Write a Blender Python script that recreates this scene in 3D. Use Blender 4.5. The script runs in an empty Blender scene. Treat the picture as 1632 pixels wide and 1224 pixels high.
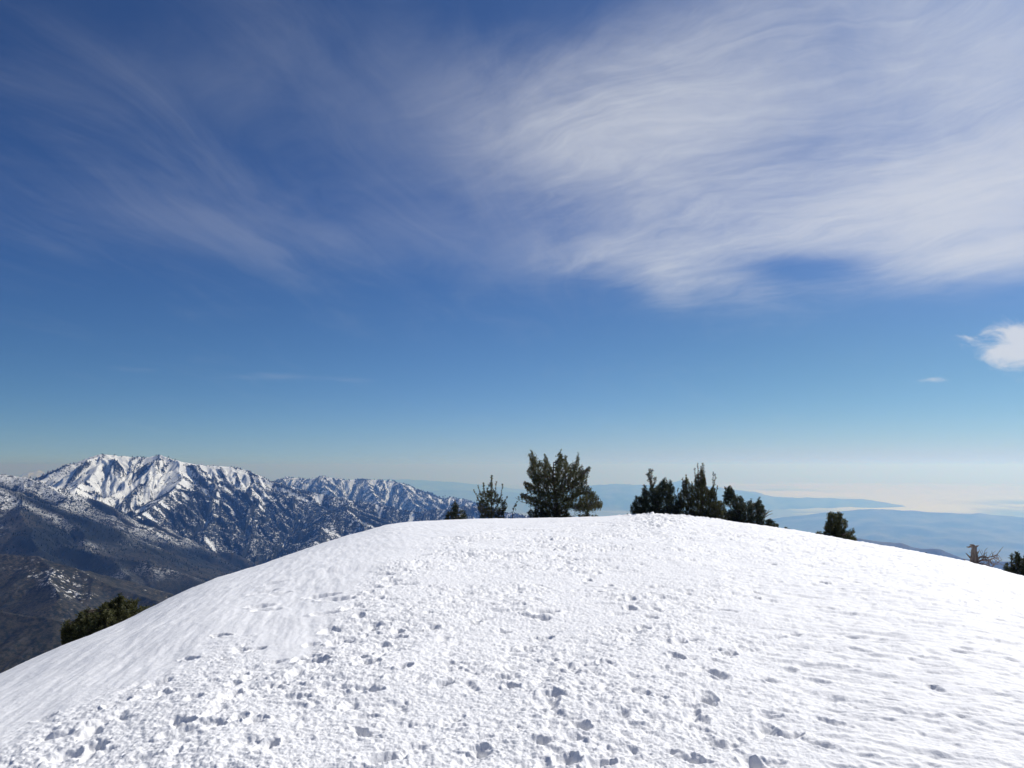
import bpy, math, random
import numpy as np
from math import radians, sin, cos, tan, atan2, pi

S = bpy.context.scene
C = S.collection
rng = np.random.default_rng(11)
random.seed(11)

# ------------------------------------------------------------------ camera
EYE = 1.6
PITCH = radians(6.05)
FPX = 1233.0                       # focal length in photo pixels (photo is 1632 wide)
cam_d = bpy.data.cameras.new('camera')
cam = bpy.data.objects.new('camera', cam_d); C.objects.link(cam)
cam_d.sensor_fit = 'HORIZONTAL'; cam_d.sensor_width = 36.0
cam_d.lens = 36.0 * FPX / 1632.0
cam_d.clip_start = 0.1; cam_d.clip_end = 400000.0
cam.location = (0, 0, EYE)
cam.rotation_euler = (radians(90) + PITCH, 0, 0)
S.camera = cam


def ray(px, py):
    u = (px - 816.0) / FPX; v = (612.0 - py) / FPX
    return np.array([u, cos(PITCH) - v * sin(PITCH), sin(PITCH) + v * cos(PITCH)])


def at(px, py, dist):
    """world point seen at photo pixel (px, py), at a horizontal distance"""
    d = ray(px, py)
    return d * dist / math.hypot(d[0], d[1]) + np.array([0, 0, EYE])


# ------------------------------------------------------------------ light
SUN_AZ, SUN_EL = radians(46), radians(42)
sun_d = bpy.data.lights.new('sun', 'SUN'); sun = bpy.data.objects.new('sun', sun_d); C.objects.link(sun)
sun_d.energy = 3.45; sun_d.angle = radians(0.53); sun_d.color = (1.0, 0.97, 0.93)
sv = np.array([sin(SUN_AZ) * cos(SUN_EL), cos(SUN_AZ) * cos(SUN_EL), sin(SUN_EL)])
from mathutils import Vector
sun.rotation_euler = Vector(sv).to_track_quat('Z', 'Y').to_euler()
sun.location = (0, 0, 200)

S.view_settings.view_transform = 'Standard'
S.view_settings.look = 'None'
S.view_settings.exposure = 0.4
S.view_settings.gamma = 1.0
S.cycles.use_denoising = True
S.cycles.max_bounces = 6
S.cycles.diffuse_bounces = 3
S.cycles.volume_bounces = 0


class NT:
    """small helper to write shader maths"""
    def __init__(self, tree):
        self.t = tree; self.n = tree.nodes; self.l = tree.links

    def put(self, sock, v):
        if isinstance(v, bpy.types.NodeSocket):
            self.l.new(v, sock)
        else:
            sock.default_value = v

    def m(self, op, a, b=None, c=None, clamp=False):
        n = self.n.new('ShaderNodeMath'); n.operation = op; n.use_clamp = clamp
        for i, v in enumerate((a, b, c)):
            if v is not None:
                self.put(n.inputs[i], v)
        return n.outputs[0]

    def add(self, *a):
        r = a[0]
        for x in a[1:]:
            r = self.m('ADD', r, x)
        return r

    def mul(self, a, b): return self.m('MULTIPLY', a, b)
    def sub(self, a, b): return self.m('SUBTRACT', a, b)

    def smooth(self, x, lo, hi, to0=0.0, to1=1.0):
        n = self.n.new('ShaderNodeMapRange'); n.interpolation_type = 'SMOOTHSTEP'
        self.put(n.inputs['Value'], x)
        n.inputs['From Min'].default_value = lo; n.inputs['From Max'].default_value = hi
        n.inputs['To Min'].default_value = to0; n.inputs['To Max'].default_value = to1
        return n.outputs['Result']

    def vec(self, x, y, z=0.0):
        n = self.n.new('ShaderNodeCombineXYZ')
        for i, v in enumerate((x, y, z)):
            self.put(n.inputs[i], v)
        return n.outputs[0]

    def noise(self, vec, scale=1.0, detail=5.0, rough=0.55, dist=0.0, lac=2.0):
        n = self.n.new('ShaderNodeTexNoise')
        if vec is not None:
            self.l.new(vec, n.inputs['Vector'])
        n.inputs['Scale'].default_value = scale; n.inputs['Detail'].default_value = detail
        n.inputs['Roughness'].default_value = rough; n.inputs['Distortion'].default_value = dist
        n.inputs['Lacunarity'].default_value = lac
        return n.outputs['Fac']

    def mix(self, f, a, b):
        n = self.n.new('ShaderNodeMix'); n.data_type = 'RGBA'
        self.put(n.inputs[0], f); self.put(n.inputs[6], a); self.put(n.inputs[7], b)
        return n.outputs[2]

    def attr(self, name):
        n = self.n.new('ShaderNodeAttribute'); n.attribute_name = name
        return n.outputs['Fac']


# ------------------------------------------------------------------ sky with cirrus
SKY_STRENGTH = 0.062
W = bpy.data.worlds.new('World'); S.world = W; W.use_nodes = True
wt = W.node_tree; wt.nodes.clear(); g = NT(wt)
sky = wt.nodes.new('ShaderNodeTexSky'); sky.sky_type = 'NISHITA'; sky.sun_disc = False
sky.sun_elevation = SUN_EL; sky.sun_rotation = SUN_AZ
sky.altitude = 0; sky.air_density = 0.5; sky.dust_density = 0.5; sky.ozone_density = 10.0
tc = wt.nodes.new('ShaderNodeTexCoord')
sx = wt.nodes.new('ShaderNodeSeparateXYZ'); wt.links.new(tc.outputs['Generated'], sx.inputs[0])
X, Y, Z = sx.outputs
yy = g.m('MAXIMUM', Y, 0.08)
U = g.m('DIVIDE', X, yy); V = g.m('DIVIDE', Z, yy)      # bearings of the sky, tan(azimuth) and slope
zz = g.m('ADD', g.m('MAXIMUM', Z, 0.0), 0.10)
PX = g.m('DIVIDE', X, zz); PY = g.m('DIVIDE', Y, zz)    # a level sheet of cloud high above


def uv(px, py):
    d = ray(px, py)
    return d[0] / d[1], d[2] / d[1]


def blob(px, py, rx, ry, rot, amp):
    u0, v0 = uv(px, py); a = radians(-rot)
    du = g.sub(U, u0); dv = g.sub(V, v0)
    p = g.add(g.mul(du, cos(a) * FPX / rx), g.mul(dv, sin(a) * FPX / rx))
    q = g.add(g.mul(du, -sin(a) * FPX / ry), g.mul(dv, cos(a) * FPX / ry))
    d2 = g.add(g.mul(p, p), g.mul(q, q))
    return g.mul(g.m('EXPONENT', g.mul(d2, -1.0)), amp)


WARP = g.sub(g.noise(g.vec(PX, PY, 21.0), scale=0.9, detail=2), 0.5)
WARP2 = g.sub(g.noise(g.vec(PX, PY, 27.0), scale=3.2, detail=3), 0.5)


def strands(az, across, along, seed, curl=1.0, **k):
    a = radians(az)
    s = g.add(g.mul(PX, cos(a)), g.mul(PY, -sin(a)), g.mul(WARP, 0.75 * curl), g.mul(WARP2, 0.22 * curl))
    t = g.add(g.mul(PX, sin(a)), g.mul(PY, cos(a)))
    return g.noise(g.vec(g.mul(s, across), g.mul(t, along), seed), **k)


soft = g.noise(g.vec(PX, PY, 9.2), scale=1.6, detail=8, rough=0.6, dist=0.6)
fib = strands(-52, 3.0, 0.9, 1.7, detail=10, rough=0.66, dist=1.1)
fib2 = strands(-46, 12.0, 4.0, 7.1, detail=8, rough=0.64, dist=1.2)
fibL = strands(14, 3.8, 0.9, 4.4, curl=0.35, detail=10, rough=0.66, dist=0.9)
GR = g.add(blob(1500, 310, 330, 100, -14, 0.85), blob(1570, 410, 190, 50, -8, 0.62),
           blob(1450, 60, 470, 190, -10, 0.60), blob(1080, 270, 340, 160, 14, 0.44), blob(900, 250, 360, 190, 24, 0.20),
           blob(1040, 425, 210, 50, 5, 0.30), blob(1130, 60, 200, 160, -30, 0.25), blob(1640, 290, 190, 190, 0, 0.36), blob(1620, 40, 220, 120, 0, 0.2), blob(1275, 428, 125, 26, 2, -0.42), blob(1060, 455, 60, 40, 70, 0.2))
tex = g.add(g.mul(fib, 0.46), g.mul(fib2, 0.2), g.mul(soft, 0.44))
dR = g.smooth(g.add(g.mul(GR, 1.0), g.mul(g.sub(tex, 0.55), 2.0)), -0.10, 1.5)
dR = g.mul(dR, g.smooth(GR, 0.0, 0.62))
GL = g.add(blob(130, 130, 420, 110, 8, 0.62), blob(260, 335, 430, 95, 6, 0.70), blob(620, 120, 380, 150, 20, 0.62),
           blob(800, 300, 280, 150, 28, 0.80), blob(560, 385, 380, 60, 5, 0.5))
texL = g.add(g.mul(fibL, 0.6), g.mul(soft, 0.4))
dL = g.mul(g.smooth(g.add(GL, g.mul(g.sub(texL, 0.5), 2.8)), 0.0, 1.75), 0.20)
GS = g.add(blob(1640, 548, 92, 40, -6, 1.3), blob(1488, 606, 26, 5, 0, 0.5))
puff = g.noise(g.vec(g.mul(U, 22.0), g.mul(V, 40.0), 2.0), detail=8, rough=0.6, dist=0.5)
dS = g.mul(g.smooth(g.add(GS, g.mul(g.sub(puff, 0.5), 2.2)), 0.3, 1.05), g.smooth(GS, 0.05, 0.3))
GWs = g.add(blob(205, 588, 75, 9, 3, 0.55), blob(420, 600, 85, 10, 1, 0.7), blob(575, 607, 75, 8, 2, 0.5),
            blob(720, 622, 45, 6, 0, 0.3), blob(215, 637, 45, 5, 3, 0.25))
wsp = g.noise(g.vec(g.mul(U, 14.0), g.mul(V, 90.0), 5.0), detail=6, rough=0.6, dist=0.5)
dW = g.mul(g.smooth(g.add(GWs, g.mul(g.sub(wsp, 0.5), 1.2)), 0.25, 1.3), 0.20)
dens = g.m('SUBTRACT', 1.0, g.mul(g.mul(g.sub(1.0, dR), g.sub(1.0, dL)), g.mul(g.sub(1.0, dS), g.sub(1.0, dW))))
dens = g.m('MULTIPLY', dens, 0.88, clamp=True)
tn = wt.nodes.new('ShaderNodeMix'); tn.data_type = 'RGBA'; tn.blend_type = 'MULTIPLY'; tn.inputs[0].default_value = 1.0
tint = g.mix(g.smooth(V, 0.10, 0.36), g.mix(g.smooth(U, -0.15, 0.45), (0.83, 0.99, 0.95, 1), (0.78, 0.95, 0.80, 1)), (0.72, 0.89, 1.03, 1))
wt.links.new(sky.outputs[0], tn.inputs[6]); wt.links.new(tint, tn.inputs[7])
hc = g.mix(g.smooth(U, -0.45, 0.60), (4.1, 6.1, 8.3, 1), (7.2, 6.9, 6.9, 1))
low = g.m('MULTIPLY', g.m('EXPONENT', g.mul(g.m('MAXIMUM', V, 0.0), -34.0)), 0.85)
clear = g.mix(low, tn.outputs[2], hc)
col = g.mix(dens, clear, (8.2, 8.5, 9.1, 1))
bg = wt.nodes.new('ShaderNodeBackground'); wt.links.new(col, bg.inputs['Color']); bg.inputs['Strength'].default_value = SKY_STRENGTH
wo = wt.nodes.new('ShaderNodeOutputWorld'); wt.links.new(bg.outputs[0], wo.inputs['Surface'])


# ------------------------------------------------------------------ helpers: objects
def tag(o, label=None, cat=None, group=None, kind=None):
    for k, v in (('label', label), ('category', cat), ('group', group), ('kind', kind)):
        if v:
            o[k] = v
    return o


def mesh_obj(name, V, F, mat, parent=None, smooth=True, attrs=None):
    """V (n,3), F (m,3) or (m,4) index array, or a list of such arrays"""
    me = bpy.data.meshes.new(name)
    V = np.asarray(V, dtype=np.float32)
    Fs = F if isinstance(F, list) else [F]
    Fs = [np.asarray(f, dtype=np.int32) for f in Fs if len(f)]
    nl = sum(f.size for f in Fs); nf = sum(len(f) for f in Fs)
    me.vertices.add(len(V)); me.vertices.foreach_set('co', V.ravel())
    me.loops.add(nl); me.polygons.add(nf)
    me.loops.foreach_set('vertex_index', np.concatenate([f.ravel() for f in Fs]))
    sizes = np.concatenate([np.full(len(f), f.shape[1], np.int32) for f in Fs])
    me.polygons.foreach_set('loop_start', np.concatenate([[0], np.cumsum(sizes)[:-1]]).astype(np.int32))
    me.polygons.foreach_set('use_smooth', np.full(nf, smooth))
    for k, v in (attrs or {}).items():
        a = me.attributes.new(k, 'FLOAT', 'POINT'); a.data.foreach_set('value', np.asarray(v, np.float32))
    me.materials.append(mat)
    me.update(calc_edges=True)
    o = bpy.data.objects.new(name, me); C.objects.link(o)
    if parent is not None:
        o.parent = parent
    return o


def empty(name, loc, **k):
    o = bpy.data.objects.new(name, None); C.objects.link(o); o.location = tuple(float(c) for c in loc)
    o.empty_display_size = 0.2
    return tag(o, **k)


def grid_faces(nr, nc, wrap=False):
    i = np.arange(nr - 1)[:, None]; j = np.arange(nc if wrap else nc - 1)[None, :]
    j2 = (j + 1) % nc
    return np.stack([i * nc + j, i * nc + j2, (i + 1) * nc + j2, (i + 1) * nc + j], -1).reshape(-1, 4)


# ------------------------------------------------------------------ helpers: noise on arrays
_ang = np.linspace(0, 2 * pi, 257)[:-1]
_GX, _GY = np.cos(_ang), np.sin(_ang)


def hsh(ix, iy, seed):
    h = (ix.astype(np.int64) * 374761393 + iy.astype(np.int64) * 668265263 + seed * 1274126177) & 0xFFFFFFFF
    h = ((h ^ (h >> 13)) * 1274126177) & 0xFFFFFFFF
    return (h ^ (h >> 16)) & 0xFFFFFFFF


def perlin(x, y, seed=0):
    ix = np.floor(x); iy = np.floor(y); fx = x - ix; fy = y - iy
    ux = fx * fx * fx * (fx * (fx * 6 - 15) + 10); uy = fy * fy * fy * (fy * (fy * 6 - 15) + 10)
    def gr(dx, dy):
        k = hsh(ix + dx, iy + dy, seed) & 255
        return _GX[k] * (fx - dx) + _GY[k] * (fy - dy)
    a = gr(0, 0); b = gr(1, 0); c = gr(0, 1); d = gr(1, 1)
    return (a + (b - a) * ux + (c - a) * uy + (a - b - c + d) * ux * uy) * 1.5


def fbm(x, y, octv=4, seed=0, gain=0.5, lac=2.03):
    s = 0; a = 1.0
    for o in range(octv):
        s = s + a * perlin(x, y, seed + o); x = x * lac + 11.3; y = y * lac - 7.7; a *= gain
    return s


def worley(x, y, seed=0):
    ix = np.floor(x); iy = np.floor(y); best = np.full(x.shape, 9.0)
    for dx in (-1, 0, 1):
        for dy in (-1, 0, 1):
            h = hsh(ix + dx, iy + dy, seed)
            px = ix + dx + (h & 1023) / 1023.0; py = iy + dy + ((h >> 10) & 1023) / 1023.0
            best = np.minimum(best, (px - x) ** 2 + (py - y) ** 2)
    return np.sqrt(best)


def pits(x, y, seed, lo=0.10, hi=0.46):
    """scattered soft hollows of uneven depth, 0..1"""
    ix = np.floor(x); iy = np.floor(y); out = np.zeros(x.shape)
    for dx in (-1, 0, 1):
        for dy in (-1, 0, 1):
            h = hsh(ix + dx, iy + dy, seed)
            px = ix + dx + (h & 1023) / 1023.0; py = iy + dy + ((h >> 10) & 1023) / 1023.0
            k = ((h >> 20) & 1023) / 1023.0
            an = k * 37.0; c_, s_ = np.cos(an), np.sin(an)
            u = (x - px) * c_ + (y - py) * s_; v = ((y - py) * c_ - (x - px) * s_) * (1.2 + 0.9 * k)
            out = np.maximum(out, k * k * (1 - sstep(np.sqrt(u * u + v * v), lo, hi)))
    return out


def sstep(x, lo, hi):
    t = np.clip((x - lo) / (hi - lo), 0, 1)
    return t * t * (3 - 2 * t)


def erode(px, py, dx, dy, seed):
    """stripes running downhill, summed over jittered cells: value and slope"""
    ix = np.floor(px); iy = np.floor(py); fx = px - ix; fy = py - iy
    va = 0; ga = 0; gb = 0; wt_ = 0
    for i in range(-2, 2):
        for j in range(-2, 2):
            h = hsh(ix - i, iy - j, seed)
            qx = fx + i - ((h & 1023) / 1023.0) * 0.5; qy = fy + j - (((h >> 10) & 1023) / 1023.0) * 0.5
            w = np.exp(-2.0 * (qx * qx + qy * qy)); wt_ = wt_ + w
            m = (qx * dx + qy * dy) * 2 * pi
            va = va + np.cos(m) * w; sn = np.sin(m) * w
            ga = ga - sn * dx; gb = gb - sn * dy
    return va / wt_, ga / wt_, gb / wt_


# ------------------------------------------------------------------ materials
def new_mat(name):
    m = bpy.data.materials.new(name); m.use_nodes = True
    t = m.node_tree; b = t.nodes['Principled BSDF']
    return m, NT(t), b


def coords(g_, kind='Object'):
    return g_.n.new('ShaderNodeTexCoord').outputs[kind]


def mat_snow():
    m, h, b = new_mat('snow')
    co = coords(h)
    n1 = h.noise(co, 9.0, 6, 0.6)
    c = h.mix(h.smooth(n1, 0.3, 0.7), (0.865, 0.865, 0.862, 1), (0.90, 0.895, 0.885, 1))
    h.put(b.inputs['Base Color'], c)
    b.inputs['Roughness'].default_value = 0.6; b.inputs['Specular IOR Level'].default_value = 0.18
    bm = h.n.new('ShaderNodeBump'); bm.inputs['Strength'].default_value = 0.55; bm.inputs['Distance'].default_value = 0.012
    hh = h.add(h.mul(h.noise(co, 38, 5, 0.65), 1.0), h.mul(h.noise(co, 160, 3, 0.6), 0.35))
    h.put(bm.inputs['Height'], hh)
    h.l.new(bm.outputs[0], b.inputs['Normal'])
    return m


def mat_mountain():
    """snow, brush and bare ground mixed by what grows where"""
    m, h, b = new_mat('mountain_side')
    co = coords(h)
    sn, br, fo = h.attr('snow'), h.attr('brown'), h.attr('forest')
    n = h.noise(co, 0.016, 10, 0.72); n2 = h.noise(co, 0.06, 6, 0.72); n3 = h.noise(co, 0.13, 4, 0.75)
    brush = h.mix(h.smooth(h.add(h.mul(n2, 0.5), h.mul(n3, 0.5)), 0.44, 0.56), (0.010, 0.014, 0.011, 1), (0.052, 0.046, 0.034, 1))
    earth = h.mix(h.smooth(n3, 0.40, 0.60), (0.024, 0.024, 0.019, 1), (0.085, 0.072, 0.052, 1))
    base = h.mix(h.smooth(h.add(br, h.mul(h.sub(n, 0.5), 2.0), h.mul(h.sub(n2, 0.5), 1.4)), 0.40, 0.75), brush, earth)
    f = h.smooth(h.add(sn, h.mul(h.sub(n, 0.5), 1.7), h.mul(h.sub(n2, 0.5), 1.7), h.mul(h.sub(n3, 0.5), 1.5)), 0.46, 0.58)
    c = h.mix(f, base, (0.74, 0.76, 0.80, 1))
    spk = h.smooth(h.add(fo, h.mul(h.sub(n, 0.5), 1.3), h.mul(h.sub(n2, 0.5), 1.5), h.mul(h.sub(n3, 0.5), 1.3)), 0.46, 0.62)
    c = h.mix(spk, c, (0.008, 0.011, 0.010, 1))
    h.put(b.inputs['Base Color'], c)
    b.inputs['Roughness'].default_value = 0.9; b.inputs['Specular IOR Level'].default_value = 0.1
    return m


def mat_plain(name, c1, c2, scale, rough=0.9, stretch=None, spec=0.1):
    m, h, b = new_mat(name)
    co = coords(h)
    if stretch:
        mp = h.n.new('ShaderNodeMapping'); mp.inputs['Scale'].default_value = stretch
        h.l.new(co, mp.inputs[0]); co = mp.outputs[0]
    c = h.mix(h.smooth(h.noise(co, scale, 8, 0.65), 0.32, 0.68), c1 + (1,), c2 + (1,))
    h.put(b.inputs['Base Color'], c)
    b.inputs['Roughness'].default_value = rough; b.inputs['Specular IOR Level'].default_value = spec
    return m


def mat_needles(name, c1, c2):
    m, h, b = new_mat(name)
    v = h.attr('shade')
    c = h.mix(v, c1 + (1,), c2 + (1,))
    h.put(b.inputs['Base Color'], c)
    b.inputs['Roughness'].default_value = 0.55; b.inputs['Specular IOR Level'].default_value = 0.25
    tr = h.n.new('ShaderNodeBsdfTranslucent'); h.l.new(c, tr.inputs[0])
    mx = h.n.new('ShaderNodeMixShader'); mx.inputs[0].default_value = 0.28
    out = h.n['Material Output']
    h.l.new(b.outputs[0], mx.inputs[1]); h.l.new(tr.outputs[0], mx.inputs[2]); h.l.new(mx.outputs[0], out.inputs[0])
    return m


def mat_bark(name, c1, c2, st=(1, 1, 0.15)):
    m, h, b = new_mat(name)
    mp = h.n.new('ShaderNodeMapping'); mp.inputs['Scale'].default_value = st
    h.l.new(coords(h), mp.inputs[0])
    n = h.noise(mp.outputs[0], 22, 6, 0.65)
    h.put(b.inputs['Base Color'], h.mix(h.smooth(n, 0.35, 0.65), c1 + (1,), c2 + (1,)))
    b.inputs['Roughness'].default_value = 0.85
    bm = h.n.new('ShaderNodeBump'); bm.inputs['Strength'].default_value = 0.6; bm.inputs['Distance'].default_value = 0.02
    h.put(bm.inputs['Height'], n); h.l.new(bm.outputs[0], b.inputs['Normal'])
    return m


M_SNOW = mat_snow()
M_MTN = mat_mountain()
M_NEEDLE = mat_needles('pine_needles', (0.026, 0.038, 0.017), (0.135, 0.130, 0.045))
M_NEEDLE_DARK = mat_needles('dark_pine_needles', (0.020, 0.033, 0.020), (0.066, 0.078, 0.040))
M_BARK = mat_bark('pine_bark', (0.05, 0.038, 0.03), (0.16, 0.125, 0.10))
M_DEAD = mat_bark('weathered_wood', (0.12, 0.095, 0.075), (0.27, 0.22, 0.18))
M_FOREST = mat_plain('conifer_forest', (0.009, 0.014, 0.010), (0.022, 0.029, 0.017), 0.02)

# ------------------------------------------------------------------ snow summit
SIL = [(-60, 1100), (0, 1075), (50, 1053), (100, 1030), (150, 1009), (200, 988), (245, 965), (300, 940), (345, 922), (400, 905), (450, 888),
       (500, 871), (550, 855), (590, 844), (620, 836), (650, 832), (700, 829.5), (760, 827), (830, 826.5), (900, 825), (960, 823.5),
       (1000, 822), (1050, 822), (1100, 825), (1150, 830), (1200, 836), (1260, 845), (1310, 854), (1365, 864), (1430, 875),
       (1480, 884), (1535, 895), (1585, 908), (1632, 921), (1700, 942)]
_az = np.array([atan2(ray(*p)[0], ray(*p)[1]) for p in SIL])
_tt = np.array([-ray(*p)[2] / math.hypot(ray(*p)[0], ray(*p)[1]) for p in SIL])
_fa = np.linspace(-pi, pi, 7201)
_fk = np.interp(_fa, _az, _tt, left=_tt[0], right=_tt[-1])
_ker = np.exp(-np.linspace(-2, 2, 25) ** 2); _ker /= _ker.sum()
_fk = np.convolve(np.pad(_fk, 12, mode='edge'), _ker, 'valid')
_back = 0.16                                        # the slope behind the photographer
_w = sstep(np.abs(_fa), radians(48), radians(110))
_fk = _fk * (1 - _w) + _back * _w


def snow_base(x, y):
    r = np.hypot(x, y); az = np.arctan2(x, y)
    t = np.interp(az, _fa, _fk)
    k = t * t / (4 * EYE)
    z = -k * r * r
    far = np.maximum(r - 75, 0)
    return z - 0.0016 * far ** 2


def snow_at_px(px, py):
    """where the ray through a photo pixel meets the smooth snow"""
    d = ray(px, py); h = math.hypot(d[0], d[1]); t = -d[2] / h
    az = atan2(d[0], d[1]); k = np.interp(az, _fa, _fk) ** 2 / (4 * EYE)
    disc = t * t - 4 * k * EYE
    r = (t - math.sqrt(max(disc, 0))) / (2 * k)
    return r * sin(az), r * cos(az)


r_list = [0.35]
while r_list[-1] < 420:
    r = r_list[-1]
    if r < 3.4: dr = 0.05 if r > 1.5 else 0.12
    elif r < 62: dr = min(max(r * r * 3.6e-4, 0.0075), 0.12)
    else: dr = 0.12 + (r - 62) * 0.09
    r_list.append(r + dr)
R_ = np.array(r_list)
A_ = np.concatenate([np.linspace(-radians(41), radians(41), 1500), np.linspace(radians(41), 2 * pi - radians(41), 130)[1:-1]])
A_[A_ > pi] -= 2 * pi
RR, AA = np.meshgrid(R_, A_, indexing='ij')
GX, GY = RR * np.sin(AA), RR * np.cos(AA)
base = snow_base(GX, GY)
fade_far = 1 - sstep(RR, 60, 110)

# photo pixel of each vertex on the undisturbed snow, used to lay out where people walked
dz = base - EYE
fwd = GY * cos(PITCH) + dz * sin(PITCH); up = -GY * sin(PITCH) + dz * cos(PITCH)
fwd = np.maximum(fwd, 0.05)
QX = 816 + FPX * GX / fwd; QY = 612 - FPX * up / fwd
bx_ = np.array([-400, 0, 70, 150, 230, 300, 340, 420, 470, 520, 560, 600, 660, 720, 800, 1000, 2200])
by_ = np.array([1260, 1185, 1150, 1112, 1080, 1045, 1012, 1010, 1010, 985, 930, 890, 862, 846, 832, 815, 700])
edge = QY - np.interp(QX, bx_, by_) + 26 * perlin(GX * 1.3, GY * 1.3, 5) * np.clip(6 / RR, 0.2, 1)
tongue = np.exp(-(((QX - 455) / 62) ** 2 + ((QY - 1010) / 62) ** 2) * 1.2)
tram = sstep(edge, -24, 44) * (1 - 0.9 * sstep(tongue, 0.3, 0.7))
tram = tram * fade_far
crust = sstep(QX - 0.35 * (QY - 900), 1000, 1350) * sstep(QY, 780, 800) * fade_far      # wind crust on the right
foot = tram * (1 - 0.75 * crust)

hgt = np.zeros_like(base)
al0, ac0 = GX * cos(radians(28)) - GY * sin(radians(28)), GX * sin(radians(28)) + GY * cos(radians(28))
hgt += 0.035 * fbm(GX * 0.45, GY * 0.45, 2, 20) * sstep(RR, 1, 6) * fade_far
# trampled snow: overlapping soft pits and crumbs
w1 = worley(GX * 2.3 + 0.4 * perlin(GX * 3, GY * 3, 1), GY * 2.3 + 0.4 * perlin(GX * 3, GY * 3, 2), 31)
w2 = worley(GX * 5.1 + 0.5 * perlin(GX * 6, GY * 6, 3), GY * 5.1, 32)
n1 = fbm(GX * 2.1, GY * 2.1, 5, 40, 0.55)
n2 = fbm(GX * 9.0, GY * 9.0, 4, 50, 0.6)
n3 = fbm(GX * 24.0, GY * 24.0, 3, 56, 0.6)
chop = 0.16 + 1.0 * sstep(fbm(GX * 0.55, GY * 0.55, 4, 44), -0.55, 0.65)
far_ = np.clip(RR / 10, 0.9, 1.9)
jx, jy = 0.10 * perlin(GX * 6, GY * 6, 7), 0.10 * perlin(GX * 6, GY * 6, 9)
hol = 0.030 * pits((GX + jx) * 2.6, (GY + jy) * 2.6, 501) + 0.024 * pits((GX + jx) * 4.6, (GY + jy) * 4.6, 502) + 0.013 * pits((GX + jx * .5) * 8.5, (GY + jy * .5) * 8.5, 503)
hgt += foot * chop * far_ * (0.012 * np.minimum(w1, 0.8) + 0.008 * np.minimum(w2, 0.8) + 0.019 * n1 + 0.0080 * n2 - 1.05 * hol) + foot * (0.0060 * n3 + 0.0035 * n2)
hgt -= tram * crust * 1.25 * np.clip(RR / 12, 0.8, 1.8) * (0.020 * pits(al0 * 3.4, ac0 * 5.4, 505) + 0.012 * pits(al0 * 6.0, ac0 * 10.0, 506))
# crust: small wind ripples drawn out across the slope
ca, sa = cos(radians(28)), sin(radians(28))
al = GX * ca - GY * sa; ac = GX * sa + GY * ca
rip = fbm(al * 2.0, ac * 6.5, 4, 60, 0.55)
pit = worley(al * 3.0, ac * 6.0 + 0.4 * perlin(GX * 4, GY * 4, 8), 61)
hgt += tram * (0.25 + 0.75 * crust) * np.clip(RR / 12, 0.9, 2.1) * (0.017 * rip + 0.016 * np.minimum(pit, 0.7))
hgt += 0.012 * crust * fbm(al * 0.6, ac * 2.2, 3, 64)
# smooth wind-packed snow on the left: faint fluting
cl, sl = cos(radians(-12)), sin(radians(-12))
hgt += (1 - tram) * fade_far * (0.010 * fbm((GX * cl - GY * sl) * 5.0, (GX * sl + GY * cl) * 0.9, 3, 70) + 0.0025 * fbm(GX * 14, GY * 14, 2, 71))
# scalloped wind ridges beside the tongue
scal = np.exp(-(((QX - 510) / 60) ** 2 + ((QY - 918) / 26) ** 2))
hgt += scal * 0.03 * np.abs(perlin(GX * 2.2, GY * 1.0, 75))
# churned heap at the crest
heap = np.exp(-(((QX - 1050) / 55) ** 2 + ((QY - 832) / 16) ** 2)) * fade_far
hgt += heap * (0.09 * np.maximum(fbm(GX * 2.2, GY * 1.6, 4, 80, 0.6), -0.3) + 0.05)
lip = np.exp(-((RR - 46) / 5) ** 2) * sstep(QX, 960, 1010) * (1 - sstep(QX, 1130, 1180))
hgt += lip * 0.14 * np.maximum(fbm(GX * 1.7, GY * 1.2, 3, 84, 0.6), 0)

NA = 1500


def stamp(x, y, L, Wd, ang, depth, rim=0.25, steep=0.35, seed=0, lump=0.15):
    r0 = math.hypot(x, y); a0 = atan2(x, y); m = max(L, Wd) * 1.6
    if abs(a0) > radians(40):
        return
    i0, i1 = np.searchsorted(R_, [r0 - m, r0 + m]); j0, j1 = np.searchsorted(A_[:NA], [a0 - m / max(r0, .5), a0 + m / max(r0, .5)])
    if i1 <= i0 or j1 <= j0:
        return
    sx_, sy_ = GX[i0:i1, j0:j1] - x, GY[i0:i1, j0:j1] - y
    c_, s_ = cos(ang), sin(ang)
    p = (sx_ * s_ + sy_ * c_) / (L * 0.5); q = (sx_ * c_ - sy_ * s_) / (Wd * 0.5)
    q = q * (1 + 0.18 * p)                                                  # heel narrower than the toe
    e = (np.abs(p) ** 2.4 + np.abs(q) ** 2.4) ** (1 / 2.4)
    e = e + lump * perlin(sx_ * 11 + seed, sy_ * 11 - seed, 90) + 0.5 * lump * perlin(sx_ * 26, sy_ * 26 + seed, 91)
    pitd = 1 - sstep(e, 1 - steep, 1 + steep * 0.3)
    rimd = np.exp(-((e - 1.22) / 0.17) ** 2) * (0.5 + 0.8 * perlin(sx_ * 9 - seed, sy_ * 9, 92))
    hgt[i0:i1, j0:j1] += -depth * pitd * (1 + 0.25 * perlin(sx_ * 15, sy_ * 15 - seed, 93)) + depth * rim * rimd


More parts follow.
